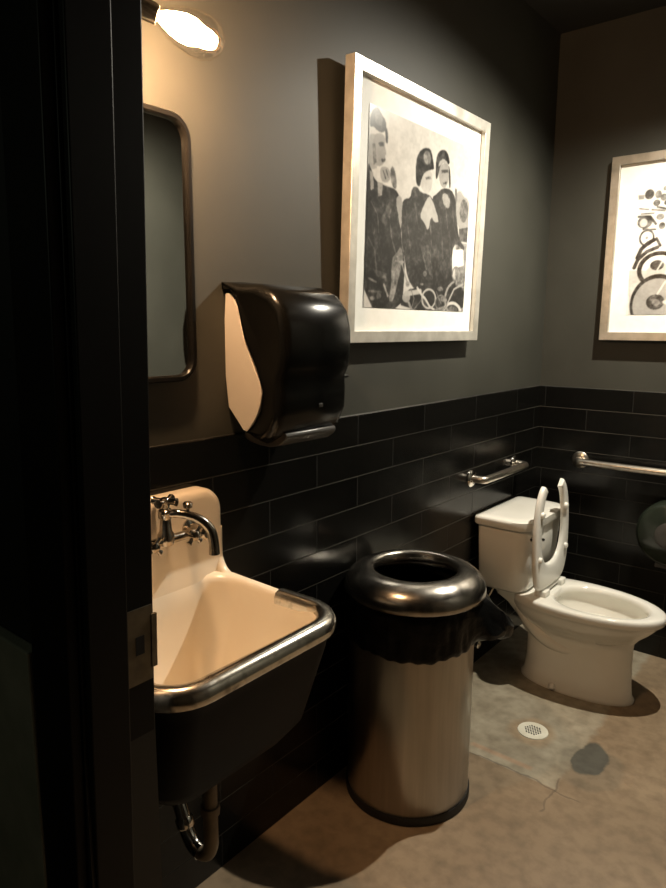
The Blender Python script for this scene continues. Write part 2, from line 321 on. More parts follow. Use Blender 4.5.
# ---------------------------------------------------------------- prints
def raster(shapes, base, nx, ny, aspect):
    u, v = np.meshgrid((np.arange(nx))/(nx-1), (np.arange(ny))/(ny-1)); g_ = base(u, v)
    e = 1.2/nx
    def seg(a, b_):
        ax, ay = a[0]*aspect, a[1]; bx, by = b_[0]*aspect, b_[1]; dx, dy = bx-ax, by-ay
        t_ = np.clip(((u*aspect-ax)*dx+(v-ay)*dy)/(dx*dx+dy*dy+1e-9), 0, 1); return np.hypot(u*aspect-ax-t_*dx, v-ay-t_*dy)
    for s in shapes:
        if s[0] == 'p':
            P = s[2] if len(s[2]) < 5 else smoothpoly(s[2], 1); ins = np.zeros(u.shape, bool); d = np.full(u.shape, 9.)
            for i in range(len(P)):
                a, c = P[i], P[(i+1) % len(P)]; d = np.minimum(d, seg(a, c))
                if a[1] != c[1]: ins ^= ((a[1] > v) != (c[1] > v)) & (u < (c[0]-a[0])*(v-a[1])/(c[1]-a[1])+a[0])
            k = np.clip(.5+np.where(ins, d, -d)/e, 0, 1)
        elif s[0] == 'l':
            d = np.full(u.shape, 9.)
            for i in range(len(s[2])-1): d = np.minimum(d, seg(s[2][i], s[2][i+1]))
            k = np.clip(.5+(s[3]/2-d)/e, 0, 1)
        else:
            q = np.hypot((u-s[2])/s[4], (v-s[3])/s[5]); d = (1-q)*min(s[4], s[5])
            if s[0] == 'r': d = s[6]/2-np.abs(d)
            k = np.clip(.5+d/e, 0, 1)
        g_ = g_*(1-k)+s[1]*k
    for _ in range(2):
        q = np.pad(g_, 1, mode='edge'); g_ = (q[1:-1, 1:-1]*4+q[:-2, 1:-1]+q[2:, 1:-1]+q[1:-1, :-2]+q[1:-1, 2:])/8
    rng = np.random.RandomState(5)
    for sc_, am in ((110, .10), (60, .16), (28, .16), (12, .08)):
        q = rng.rand(sc_+2, sc_+2)-.5; fu, fv = u*sc_, v*sc_; iu, iv = fu.astype(int), fv.astype(int); a, c = fu-iu, fv-iv
        n_ = q[iv, iu]*(1-a)*(1-c)+q[iv, iu+1]*a*(1-c)+q[iv+1, iu]*(1-a)*c+q[iv+1, iu+1]*a*c
        g_ = g_+n_*am*np.where(g_ < .6, 1.3, .25)
    return np.clip(g_, .05, .97)
def print_mesh(name, tones, fn, m, parent):
    ny, nx = tones.shape; me = bpy.data.meshes.new(name)
    verts = [fn(i/(nx-1), j/(ny-1)) for j in range(ny) for i in range(nx)]
    faces = [(j*nx+i, j*nx+i+1, (j+1)*nx+i+1, (j+1)*nx+i) for j in range(ny-1) for i in range(nx-1)]
    me.from_pydata(verts, [], faces); ca = me.color_attributes.new('ink', 'FLOAT_COLOR', 'POINT')
    t_ = tones.ravel(); lin = np.power(t_, 2.7); c = np.ones((len(t_), 4), 'f'); c[:, 0] = lin*.98; c[:, 1] = lin*.94; c[:, 2] = lin*.88
    ca.data.foreach_set('color', c.ravel()); me.materials.append(m); o = bpy.data.objects.new(name, me); COL.objects.link(o); o.parent = parent; return o
M['ink'] = mat('photographic_print', (.5, .5, .5), .3)
at_ = N(M['ink'], 'ShaderNodeVertexColor'); at_.layer_name = 'ink'; Lk(M['ink'], at_.outputs[0], bsdf(M['ink']).inputs['Base Color'])
ART1 = [('p',0.62,[(0.827,0.692),(0.882,0.738),(0.93,0.7),(0.976,0.699),(1.012,0.642),(1.024,0.52),(0.859,0.501)]),('e',0.42,0.938,0.617,0.048,0.068),('p',0.5,[(0.824,0.736),(0.844,0.732),(0.86,0.652),(0.832,0.633)]),('p',0.3,[(0.894,0.505),(1.022,0.532),(1.032,0.435),(0.909,0.431)]),('p',0.55,[(0.866,0.419),(1.023,0.426),(1.056,0.001),(0.888,-0.002)]),('p',0.93,[(0.826,0.37),(0.958,0.389),(0.974,0.289),(0.845,0.257)]),('p',0.19,[(-0.001,0.721),(0.025,0.701),(0.049,0.654),(0.092,0.636),(0.158,0.633),(0.238,0.629),(0.275,0.598),(0.305,0.494),(0.3,0.385),(0.343,0.279),(0.349,0.196),(0.338,-0.013),(-0.004,-0.009),(-0.002,0.431)]),('p',0.66,[(0.0,0.846),(0.028,0.865),(0.058,0.865),(0.088,0.712),(0.026,0.688),(0.003,0.722)]),('p',0.62,[(0.037,0.857),(0.074,0.877),(0.117,0.88),(0.138,0.856),(0.129,0.828),(0.149,0.792),(0.134,0.778),(0.142,0.757),(0.105,0.719),(0.058,0.717),(0.034,0.765)]),('p',0.3,[(0.077,0.829),(0.119,0.843),(0.125,0.826),(0.091,0.814)]),('p',0.4,[(0.107,0.756),(0.142,0.766),(0.138,0.751),(0.112,0.744)]),('p',0.45,[(0.031,0.815),(0.056,0.82),(0.07,0.734),(0.045,0.717)]),('p',0.15,[(0.006,0.891),(0.006,0.935),(0.028,0.982),(0.067,1.001),(0.092,0.973),(0.133,0.948),(0.137,0.913),(0.113,0.885),(0.067,0.886),(0.035,0.901)]),('e',0.36,0.075,0.943,0.032,0.032),('p',0.13,[(0.119,0.916),(0.141,0.92),(0.156,0.885),(0.153,0.839),(0.137,0.849),(0.134,0.887)]),('p',0.62,[(0.097,0.711),(0.131,0.727),(0.175,0.724),(0.194,0.678),(0.158,0.646),(0.109,0.651)]),('l',0.3,[(0.123,0.705),(0.147,0.67)],0.008),('l',0.3,[(0.149,0.715),(0.169,0.679)],0.008),('p',0.5,[(0.18,0.717),(0.207,0.748),(0.241,0.692),(0.245,0.627),(0.203,0.64)]),('p',0.62,[(0.013,0.689),(0.043,0.681),(0.056,0.602),(0.029,0.59)]),('p',0.58,[(0.081,0.64),(0.127,0.641),(0.122,0.582),(0.09,0.568)]),('p',0.33,[(0.114,0.457),(0.185,0.558),(0.227,0.551),(0.16,0.424)]),('p',0.3,[(0.059,0.386),(0.088,0.415),(0.107,0.313),(0.08,0.285)]),('p',0.62,[(0.236,0.589),(0.288,0.61),(0.306,0.548),(0.301,0.412),(0.272,0.49)]),('p',0.5,[(0.266,0.3),(0.305,0.344),(0.334,0.278),(0.309,0.208),(0.278,0.11),(0.254,0.038),(0.213,0.036),(0.231,0.119),(0.226,0.27)]),('p',0.35,[(0.063,0.205),(0.185,0.186),(0.183,0.146),(0.098,0.168)]),('e',0.4,0.126,0.063,0.022,0.016),('l',0.4,[(0.038,0.086),(0.147,0.084)],0.012),('p',0.2,[(0.582,0.642),(0.633,0.671),(0.684,0.712),(0.782,0.721),(0.834,0.678),(0.859,0.562),(0.899,0.445),(0.976,0.403),(0.96,0.377),(0.872,0.419),(0.826,0.37),(0.852,0.166),(1.012,0.143),(1.019,0.0),(0.619,-0.007),(0.58,0.499)]),('p',0.62,[(0.636,0.807),(0.681,0.855),(0.739,0.857),(0.752,0.798),(0.74,0.745),(0.704,0.709),(0.653,0.731)]),('p',0.26,[(0.611,0.746),(0.605,0.83),(0.611,0.88),(0.644,0.914),(0.697,0.929),(0.738,0.901),(0.753,0.854),(0.691,0.863),(0.65,0.831),(0.634,0.764)]),('p',0.66,[(0.63,0.818),(0.638,0.848),(0.679,0.879),(0.73,0.864),(0.731,0.853),(0.686,0.862),(0.655,0.836)]),('p',0.2,[(0.739,0.857),(0.762,0.815),(0.775,0.729),(0.756,0.726),(0.749,0.812)]),('p',0.35,[(0.663,0.809),(0.733,0.824),(0.735,0.81),(0.67,0.794)]),('p',0.4,[(0.685,0.744),(0.728,0.754),(0.724,0.741),(0.691,0.733)]),('p',0.6,[(0.682,0.674),(0.727,0.695),(0.782,0.653),(0.769,0.603),(0.712,0.614)]),('l',0.4,[(0.728,0.619),(0.767,0.491)],0.01),('l',0.35,[(0.811,0.376),(0.835,0.226)],0.01),('p',0.2,[(0.385,0.665),(0.431,0.678),(0.47,0.651),(0.537,0.655),(0.582,0.642),(0.632,0.592),(0.668,0.48),(0.654,0.303),(0.688,0.158),(0.583,0.116),(0.453,0.111),(0.38,0.17),(0.343,0.279),(0.305,0.385),(0.298,0.567),(0.322,0.594),(0.374,0.605)]),('p',0.72,[(0.465,0.729),(0.495,0.769),(0.568,0.787),(0.582,0.741),(0.573,0.69),(0.547,0.657),(0.495,0.66),(0.457,0.691)]),('p',0.22,[(0.416,0.707),(0.409,0.806),(0.435,0.86),(0.483,0.893),(0.544,0.902),(0.568,0.866),(0.591,0.802),(0.558,0.791),(0.497,0.766),(0.47,0.726),(0.458,0.68),(0.433,0.683)]),('e',0.5,0.517,0.848,0.036,0.037),('p',0.15,[(0.558,0.85),(0.591,0.802),(0.568,0.793),(0.551,0.813)]),('p',0.45,[(0.505,0.74),(0.56,0.755),(0.567,0.742),(0.515,0.73)]),('p',0.7,[(0.467,0.522),(0.505,0.589),(0.548,0.648),(0.58,0.639),(0.675,0.522),(0.622,0.504),(0.582,0.542),(0.563,0.447),(0.518,0.492)]),('l',0.45,[(0.499,0.362),(0.56,0.238)],0.016),('p',0.33,[(0.491,0.362),(0.589,0.378),(0.637,0.182),(0.591,0.211)]),('e',0.45,0.549,0.209,0.021,0.017),('p',0.16,[(0.331,0.098),(0.607,0.147),(1.01,0.158),(1.013,-0.003),(0.326,-0.006)]),('l',0.62,[(0.315,0.263),(0.349,0.196),(0.382,0.143)],0.013),('e',0.6,0.382,0.14,0.019,0.016),('l',0.6,[(0.261,0.259),(0.333,0.258)],0.013),('e',0.66,0.375,0.064,0.039,0.028),('l',0.72,[(0.368,0.086),(0.454,0.096),(0.51,0.106)],0.03),('l',0.8,[(0.478,0.125),(0.527,0.085),(0.565,0.065),(0.617,0.019),(0.673,-0.0)],0.017),('r',0.75,0.602,0.066,0.071,0.055,0.012),('l',0.6,[(0.396,0.045),(0.437,-0.011)],0.02),('l',0.5,[(0.534,0.063),(0.461,0.004)],0.012),('r',0.82,0.868,-0.021,0.103,0.071,0.02),('e',0.4,0.868,-0.021,0.078,0.052),('r',0.6,0.941,0.077,0.162,0.116,0.014),('l',0.7,[(0.784,0.011),(0.876,0.137),(0.978,0.173)],0.014),('r',0.55,0.888,0.23,0.042,0.042,0.012),('e',0.45,0.718,0.13,0.033,0.014),('e',0.5,0.756,0.071,0.029,0.018),('l',0.6,[(0.673,-0.0),(0.783,0.026)],0.015),('l',0.42,[(0.034,0.537),(0.091,0.481),(0.107,0.391)],0.008),('l',0.38,[(0.023,0.357),(0.079,0.298),(0.095,0.207)],0.01),('l',0.36,[(0.189,0.493),(0.219,0.377),(0.259,0.3)],0.01),('l',0.34,[(0.338,0.539),(0.37,0.419),(0.402,0.312)],0.008),('l',0.33,[(0.42,0.577),(0.452,0.484)],0.01),('l',0.36,[(0.581,0.485),(0.603,0.372)],0.01),('l',0.34,[(0.685,0.54),(0.708,0.426),(0.731,0.309)],0.008),('l',0.4,[(0.804,0.629),(0.834,0.514),(0.878,0.443)],0.007),('l',0.6,[(0.167,0.125),(0.204,0.066)],0.012),('l',0.55,[(0.034,0.151),(0.1,0.135)],0.012),('e',0.5,0.072,0.048,0.019,0.012),('l',0.5,[(0.677,0.113),(0.739,0.04)],0.008),('r',0.5,0.738,0.048,0.063,0.045,0.008),('l',0.55,[(0.415,0.116),(0.452,0.061),(0.435,0.017)],0.008),('e',0.62,0.523,0.147,0.02,0.008)]
ART2 = [('p',0.8,[(-0.006,0.357),(0.262,0.343),(0.288,0.0),(0.019,0.002)]),('e',0.33,0.096,0.942,0.032,0.038),('e',0.5,0.157,0.934,0.022,0.03),('e',0.45,0.15,0.871,0.024,0.025),('e',0.55,0.202,0.975,0.016,0.017),('e',0.5,0.195,0.909,0.024,0.027),('e',0.4,0.216,0.866,0.017,0.019),('p',0.6,[(0.018,0.944),(0.059,0.942),(0.061,0.909),(0.024,0.909)]),('l',0.5,[(0.035,0.839),(0.098,0.825)],0.01),('l',0.55,[(0.123,0.822),(0.209,0.806)],0.015),('l',0.5,[(0.051,0.796),(0.137,0.794)],0.012),('l',0.45,[(0.158,0.839),(0.22,0.819)],0.015),('e',0.45,0.08,0.731,0.052,0.05),('e',0.8,0.071,0.725,0.027,0.033),('l',0.35,[(0.033,0.777),(0.114,0.771),(0.156,0.71)],0.018),('e',0.5,0.182,0.762,0.027,0.024),('e',0.5,0.199,0.692,0.022,0.027),('r',0.38,0.102,0.607,0.047,0.058,0.012),('e',0.6,0.102,0.607,0.01,0.011),('l',0.4,[(0.072,0.676),(0.159,0.668)],0.012),('l',0.25,[(0.048,0.454),(0.071,0.522),(0.117,0.568),(0.153,0.586)],0.03),('l',0.3,[(0.031,0.377),(0.052,0.439),(0.11,0.499),(0.181,0.528)],0.028),('l',0.35,[(0.17,0.598),(0.199,0.541)],0.02),('r',0.25,0.201,0.354,0.132,0.128,0.03),('e',0.78,0.215,0.318,0.106,0.084),('e',0.3,0.189,0.389,0.047,0.039),('l',0.85,[(0.194,0.354),(0.236,0.442)],0.012),('p',0.84,[(0.017,0.241),(0.263,0.33),(0.288,0.0),(0.025,0.002)]),('e',0.28,0.208,0.086,0.187,0.233),('e',0.68,0.208,0.086,0.167,0.201),('e',0.33,0.199,0.1,0.063,0.06),('e',0.5,0.204,0.096,0.027,0.026),('l',0.85,[(0.209,0.164),(0.256,0.26)],0.015),('l',0.82,[(0.262,0.099),(0.289,0.094)],0.03),('e',0.4,0.375,0.921,0.034,0.04),('e',0.5,0.453,0.86,0.027,0.028),('e',0.45,0.381,0.701,0.048,0.049),('e',0.8,0.372,0.695,0.025,0.033),('r',0.38,0.401,0.59,0.051,0.056,0.012),('r',0.25,0.512,0.345,0.111,0.124,0.03),('e',0.6,0.512,0.339,0.09,0.094),('e',0.3,0.505,0.359,0.038,0.035),('e',0.4,0.632,0.871,0.032,0.039),('e',0.5,0.706,0.812,0.025,0.028),('e',0.45,0.638,0.676,0.045,0.047),('e',0.8,0.63,0.67,0.024,0.032),('r',0.38,0.659,0.55,0.048,0.055,0.012),('r',0.25,0.765,0.314,0.104,0.119,0.03),('e',0.6,0.766,0.307,0.083,0.091),('e',0.3,0.759,0.327,0.035,0.034),('e',0.4,0.871,0.852,0.03,0.037),('e',0.5,0.94,0.794,0.024,0.027),('e',0.45,0.879,0.653,0.042,0.045),('e',0.8,0.871,0.647,0.023,0.03),('r',0.38,0.899,0.541,0.044,0.053,0.012),('r',0.25,1.0,0.312,0.098,0.116,0.03),('e',0.6,1.0,0.306,0.079,0.088),('e',0.3,0.994,0.325,0.033,0.033),('e',0.28,0.634,0.078,0.178,0.221),('e',0.68,0.634,0.078,0.157,0.19),('e',0.33,0.628,0.092,0.057,0.056),('e',0.28,1.022,0.071,0.161,0.209),('e',0.68,1.022,0.071,0.141,0.18),('e',0.33,1.016,0.084,0.051,0.053)]
# picture in local coordinates: u to the right seen from the front, v up, depth w towards the viewer
def picture(name, label, W, H_, D, border, pr, art, base, origin, rotm, res, fm='frame'):
    t_ = thing(name, label, 'picture', origin); t_.rotation_euler = rotm
    def fr(bm):
        i0, i1, j0, j1 = border, W-border, border, H_-border
        for (a, c) in (((0, 0, W, H_), 0),):
            out = [(0, 0), (W, 0), (W, H_), (0, H_)]; inn = [(i0, j0), (i1, j0), (i1, j1), (i0, j1)]
            for z0, z1, p, q in ((0, D, out, None),):
                V = {}
                for k in range(4):
                    V[('o', k, 0)] = bm.verts.new((out[k][0], 0, out[k][1])); V[('o', k, 1)] = bm.verts.new((out[k][0], -D, out[k][1]))
                    V[('i', k, 1)] = bm.verts.new((inn[k][0], -D+.001, inn[k][1])); V[('i', k, 0)] = bm.verts.new((inn[k][0], 0, inn[k][1]))
                for k in range(4):
                    n = (k+1) % 4
                    bm.faces.new((V[('o', k, 0)], V[('o', n, 0)], V[('o', n, 1)], V[('o', k, 1)])); bm.faces.new((V[('o', k, 1)], V[('o', n, 1)], V[('i', n, 1)], V[('i', k, 1)]))
                    bm.faces.new((V[('i', k, 1)], V[('i', n, 1)], V[('i', n, 0)], V[('i', k, 0)])); bm.faces.new((V[('i', k, 0)], V[('i', n, 0)], V[('o', n, 0)], V[('o', k, 0)]))
    bm = BM(); fr(bm); f = obj('frame', bm, M[fm], t_, smooth=False, bevel=.0015)
    bm = BM(); box(bm, border-.002, W-border+.002, -D+.018, -.002, border-.002, H_-border+.002); mt = obj('mat_board', bm, M['mat'], t_, smooth=False)
    tones = raster(art, base, res[0], res[1], (pr[1]-pr[0])/(pr[3]-pr[2]))
    print_mesh('photo_print', tones, lambda u, v: (pr[0]+u*(pr[1]-pr[0]), -D+.0165, pr[2]+v*(pr[3]-pr[2])), M['ink'], mt)
    return t_
# left wall picture: local x -> world +Y, local -y -> world +X ; tilted forward from its lower edge
til = math.radians(1.4)
ma = Matrix(((0, -1, 0), (1, 0, 0), (0, 0, 1)))      # columns: local x->(0,1,0), local y->(-1,0,0)
rot = (Matrix.Rotation(til, 3, 'Y') @ ma).to_euler()
base1 = lambda u, v: .80+0*u
picture('framed_photograph', 'large silver framed photograph of three goggled motorcyclists on the long dark wall', .832, .795, .035, .036, (.096, .733, .108, .690), ART1, base1, (.002, -1.597, 1.446), rot, (300, 280))
rot2 = Matrix.Rotation(math.radians(-.8), 3, 'X').to_euler()
base2 = lambda u, v: .93+0*u
picture('framed_photograph', 'silver framed photograph of a row of motorcycle wheels above the long grab bar', .825, .785, .038, .036, (.105, .690, .112, .647), ART2, base2, (.272, -.004, 1.442), rot2, (300, 260), 'frame_shaded')

# ---------------------------------------------------------------- toilet
CY = -.485
t = thing('toilet', 'white two-piece toilet with raised open-front seat in the tiled corner', 'toilet', (.35, CY, 0))
def egg(x0, x1, hw, z, n=48, front=.56, sq=2.3):
    # elongated outline: widest at fraction `front` from the back
    xm = x0+(x1-x0)*(1-front) if False else x0+(x1-x0)*.46
    out = []
    for k in range(n):
        a = 2*PI*k/n; c, s = math.cos(a), math.sin(a)
        ex = 2/sq if c < 0 else 1.0
        rx = (x1-xm) if c > 0 else (xm-x0)
        out.append((xm+rx*math.copysign(abs(c)**ex, c), CY+hw*math.copysign(abs(s)**(ex if c < 0 else 1), s), z))
    return out
b = BM()
rings = [egg(.185, .655, .112, 0), egg(.185, .657, .114, .012), egg(.198, .646, .105, .03), egg(.205, .640, .100, .09), egg(.205, .637, .100, .16), egg(.20, .637, .104, .225), egg(.19, .640, .114, .252),
         egg(.17, .662, .140, .280), egg(.15, .698, .164, .312), egg(.135, .722, .176, .340), egg(.13, .732, .180, .354), egg(.13, .742, .185, .358), egg(.13, .747, .188, .366), egg(.13, .747, .188, .384), egg(.132, .743, .185, .391), egg(.15, .735, .178, .394),
         egg(.30, .700, .148, .394), egg(.315, .684, .136, .388), egg(.32, .680, .133, .366), egg(.31, .69, .146, .350), egg(.32, .68, .140, .31), egg(.34, .655, .122, .275), egg(.37, .62, .10, .250), egg(.41, .56, .055, .24)]
loft(b, rings)
# deck under the tank and trapway bulge
dk = [[(x, CY+y, z) for x, y in rrect(x0, x1, -hw, hw, .035)] for x0, x1, hw, z in ((.20, .30, .06, .20), (.16, .30, .07, .27), (.12, .31, .09, .325), (.085, .32, .115, .360), (.075, .32, .125, .388), (.08, .315, .120, .393))]
loft(b, dk)
bowl = part('bowl', b, M['white'], t, bevel=0, angle=60)
for s in (-1, 1):
    b = BM(); tube(b, [(.19, CY+s*.066, .32), (.24, CY+s*.074, .26), (.32, CY+s*.076, .20), (.42, CY+s*.074, .185), (.50, CY+s*.055, .20)], [.034, .036, .036, .032, .02], n=14, smooth=2)
    keep(obj('trapway', b, M['white'], t))
for s in (-1, 1):
    b = BM(); lathe(b, [(.015, 0), (.015, .010), (.010, .018), (0, .021)], (.36, CY+s*.112, .012)); keep(obj('bolt_cap', b, M['white'], t))
b = BM(); loft(b, [egg(.335, .660, .126, .285), egg(.337, .658, .124, .2852)]); keep(obj('water', b, M['water'], t))
# tank
def tankring(x0, x1, hw, z, r=.035): return [(x, CY+.030+y, z) for x, y in rrect(x0, x1, -hw, hw, r)]
def trk(x0, x1, hw, z, r): # tank outline: square at the wall, well rounded at the front corners
    p = []
    for cx_, cy_, rr, a in ((x1-r, -hw+r, r, -PI/2), (x1-r, hw-r, r, 0), (x0+.02, hw-.02, .02, PI/2), (x0+.02, -hw+.02, .02, PI)):
        p += [(cx_+rr*math.cos(a+PI/2*k/10), CY+.03+cy_+rr*math.sin(a+PI/2*k/10), z) for k in range(11)]
    return p
b = BM(); loft(b, [trk(.035, .215, .180, .395, .05), trk(.025, .230, .192, .408, .065), trk(.022, .240, .200, .55, .07), trk(.02, .247, .208, .672, .075), trk(.022, .245, .206, .676, .075)])
tank = part('tank', b, M['white'], t, angle=50)
b = BM(); loft(b, [trk(.012, .256, .219, .676, .08), trk(.008, .258, .222, .682, .083), trk(.008, .258, .222, .702, .083), trk(.012, .259, .220, .710, .08), trk(.03, .240, .202, .7155, .07), trk(.06, .21, .17, .717, .05)])
part('tank_lid', b, M['white'], t, angle=60)
b = BM(); lathe(b, [(.012, 0), (.012, .027), (.0, .030)], (.225, CY-.12, .635), (1, 0, 0), 20); tube(b, [(.252, CY-.12, .635), (.260, CY-.09, .630), (.262, CY-.05, .620)], [.006, .0055, .008], n=10)
hd = part('flush_lever', b, M['chrome'], t)
# raised seat: open-front ring standing up, leaning on the tank
def seat_pts():
    up = []
    lean = math.radians(4)
    return lean
b = BM()
hx, hz, lean = .282, .418, math.radians(1.5)
def S(a, c, h):   # a across (y), c along seat upwards from the hinge, h thickness away from the tank
    return (hx-c*math.sin(lean)+h*math.cos(lean), CY-.024+a, hz+c*math.cos(lean)+h*math.sin(lean))
outer = []; inner = []
n = 40
for k in range(n+1):
    # angle from tip of one prong round the hinge side to the other
    a = math.radians(-68)-math.radians(224)*k/n
    c, s = math.cos(a), math.sin(a)      # s>0 = away from hinge
ax_, ay_ = .182, .215
ang = [math.radians(72)-math.radians(324)*k/64 for k in range(65)]
for a in ang:
    c, s = math.cos(a), math.sin(a)
    wd = .065
    q = .42 if s < 0 else .95
    e = (abs(c)**(q if s < 0 else .5))*math.copysign(1, c); es = (abs(s)**(.75 if s < 0 else 1))*math.copysign(1, s)
    outer.append((ax_*e, .215+(ay_ if s < 0 else .245)*es)); inner.append(((ax_-wd)*(abs(c)**(.85 if s < 0 else .45))*math.copysign(1, c), .235+(ay_-.085)*s if s < 0 else .235+.19*s))
V = []
for i in range(len(ang)):
    o_, i_ = outer[i], inner[i]
    sec = [(0, 0), (0, .3), (.06, .8), (.2, 1), (.8, 1), (.94, .8), (1, .3), (1, 0)]
    V.append([b.verts.new(S(o_[0]*(1-f)+i_[0]*f, o_[1]*(1-f)+i_[1]*f, h*.02)) for f, h in sec])
loftrings(b, V); b.faces.new(V[0][::-1]); b.faces.new(V[-1])
st = part('seat', b, M['seat'], t, angle=60, bevel=.003)
for (a, c) in ((-.135, .335), (.125, .325), (-.145, .150), (.135, .145)):
    b = BM(); pp = Vector(S(a, c, .018)); nrm = Vector((math.cos(lean), 0, math.sin(lean))); lathe(b, [(.014, 0), (.013, .008), (.009, .013), (0, .014)], pp, nrm, 20)
    o = obj('bumper', b, M['seat'], st)
b = BM()
tube(b, [(.285, CY-.10, .412), (.285, CY+.10, .412)], .012, n=14)
box(b, .262, .312, CY-.115, CY-.065, .392, .420, bev=.005); box(b, .262, .312, CY+.065, CY+.115, .392, .420, bev=.005)
part('hinge', b, M['seat'], t)
# supply valve and hose
sv = thing('supply_valve', 'small chrome water valve and hose low behind the toilet', 'valve', (0, -.70, .16))
b = BM(); lathe(b, [(.028, 0), (.026, .006), (.009, .008), (.009, .05)], (.0, -.735, .17), (1, 0, 0), 24); tube(b, [(.035, -.735, .17), (.075, -.735, .17)], .012, n=12); part('valve_body', b, M['chrome'], sv)
b = BM(); lathe(b, [(.006, 0), (.016, .006), (.018, .014), (.010, .02)], (.075, -.735, .17), (1, 0, 0), 8); part('valve_knob', b, M['chrome'], sv)
b = BM(); tube(b, [(.055, -.735, .175), (.06, -.70, .24), (.05, -.705, .31), (.085, -.66, .36), (.10, -.65, .402)], .0055, n=10, smooth=2); part('supply_hose', b, M['oldchrome'], sv)

# ---------------------------------------------------------------- grab bars
def flange(bm, p, ax, r=.036): lathe(bm, [(r, 0), (r, .004), (r*.82, .010), (.02, .013), (.02, .014)], p, ax, 32)
gb = thing('grab_bar', 'short steel grab bar on black tile above the toilet tank', 'grab bar', (0, -.48, .875))
b = BM(); tube(b, [(.012, -.695, .872), (.058, -.695, .872), (.060, -.65, .871), (.060, -.30, .871), (.058, -.268, .871), (.012, -.265, .872)], .016, n=18, smooth=2); part('bar', b, M['brushbar'], gb)
for y in (-.695, -.265):
    b = BM(); flange(b, (0, y, .872), (1, 0, 0)); part('flange', b, M['chrome'], gb)
gb = thing('grab_bar', 'long satin steel grab bar running along the back tiled wall', 'grab bar', (.7, 0, .875))
b = BM(); tube(b, [(.215, -.012, .876), (.215, -.052, .876), (.255, -.060, .876), (1.08, -.060, .876), (1.12, -.052, .876), (1.12, -.012, .876)], .0165, n=18, smooth=2); part('bar', b, M['brushbar'], gb)
for x in (.215, 1.12):
    b = BM(); flange(b, (x, 0, .876), (0, -1, 0), .04); part('flange', b, M['brushbar'], gb)

# ---------------------------------------------------------------- toilet roll dispenser
tp = thing('toilet_roll_dispenser', 'round smoky green tissue dispenser low on the back tiled wall', 'dispenser', (.63, 0, .62))
b = BM(); lathe(b, [(.144, 0), (.146, .01), (.146, .085), (.140, .103), (.126, .115), (.0, .12)], (.655, 0, .612), (0, -1, 0), 64); part('cover', b, M['smoke'], tp, angle=60)
b = BM(); lathe(b, [(.058, 0), (.06, .003), (.055, .006), (0, .006)], (.655, -.1185, .612), (0, -1, 0), 40); part('hub', b, M['darkgrey'], tp)
b = BM(); box(b, .60, .68, -.09, -.02, .455, .475, bev=.004); part('paper_slot', b, M['darkgrey'], tp)

# ---------------------------------------------------------------- trash can
cx, cy = .209, -1.473
tc_ = thing('trash_can', 'brushed steel cylindrical trash can with ring lid and black liner', 'trash can', (cx, cy, 0))
b = BM(); lathe(b, [(.0, .004), (.197, .004), (.197, .03), (.198, .032), (.198, .60), (.194, .60), (.194, .05), (0, .05)], (cx, cy, 0), n=72); part('body', b, M['steel'], tc_)
b = BM(); lathe(b, [(0, 0), (.199, 0), (.203, .004), (.203, .022), (.200, .028), (.190, .028)], (cx, cy, 0), n=72); part('base_ring', b, M['rubber'], tc_)
b = BM()
prof = [(.190, .618), (.200, .612), (.206, .618), (.211, .640), (.212, .662), (.207, .690), (.195, .715), (.175, .733), (.152, .741), (.138, .737), (.131, .726), (.130, .70), (.128, .70), (.127, .735)]
prof = [(.204, .690), (.214, .682), (.220, .686), (.2215, .698), (.218, .716), (.208, .732), (.190, .747), (.168, .756), (.148, .760), (.136, .757), (.130, .748), (.129, .730), (.132, .730), (.134, .746), (.148, .755), (.166, .751), (.205, .722), (.215, .700), (.212, .690)]
lathe(b, prof, (cx+.006, cy+.004, 0), n=96); part('lid', b, M['lid'], tc_, angle=60)
# liner: crumpled skirt folded over the rim
b = BM(); rg = []; n = 180; rnd = random.Random(2)
ph = [rnd.random()*6 for _ in range(6)]
def wob(a, k): return .35*math.sin(9*a+ph[0]+k)+.3*math.sin(17*a+ph[1]-k*1.5)+.2*math.sin(31*a+ph[2]+k*2)+.15*math.sin(47*a+ph[3])
for r_, z_, am, bu in ((.120, .50, .0, 0), (.122, .685, .002, 0), (.170, .697, .003, 0), (.200, .692, .003, .05), (.206, .672, .003, .3), (.208, .645, .004, .6), (.206, .617, .005, .85), (.205, .592, .006, 1), (.204, .572, .006, .8), (.204, .555, .006, .4), (.203, .542, .005, .12), (.2, .537, .003, 0)):
    ring = []
    for k in range(n):
        a = 2*PI*k/n; rr = r_+am*(.4+wob(a, z_*20)); da = (a-math.radians(33)+PI) % (2*PI)-PI
        g_ = math.exp(-(da/.30)**2); rr += .115*bu*g_*(1+.18*math.sin(14*a+z_*60))
        zz = z_+(.005*math.sin(3*a+1.2)+.0025*math.sin(11*a)+.0025*math.sin(29*a) if z_ < .56 and r_ > .15 else 0)-.035*bu*g_+.02*g_*bu*math.sin(19*a)
        ring.append((cx+rr*math.cos(a), cy+rr*math.sin(a), zz))
    rg.append(ring)
loft(b, rg, caps=(True, False))
ln = part('bin_liner', b, M['bag'], tc_)
mm = ln.modifiers.new('s', 'SOLIDIFY'); mm.thickness = .0012; mm.offset = 1

# ---------------------------------------------------------------- floor drain
fd = thing('floor_drain', 'round pale floor drain with a dark perforated grate in the concrete', 'drain', (.416, -.924, 0))
b = BM(); lathe(b, [(.056, 0), (.055, .003), (.050, .004), (0, .004)], (.416, -.924, 0), n=48); dr = part('drain_plate', b, M['drainw'], fd)
b = BM()
for i in range(-3, 4):
    for j in range(-3, 4):
        x, y = i*.0098+(j % 2)*.0049, j*.0085
        if math.hypot(x, y) < .033: lathe(b, [(.0034, 0), (.0034, .0006), (0, .0006)], (.416+x, -.924+y, .004), n=8)
sub('grate_holes', b, M['drainh'], dr)

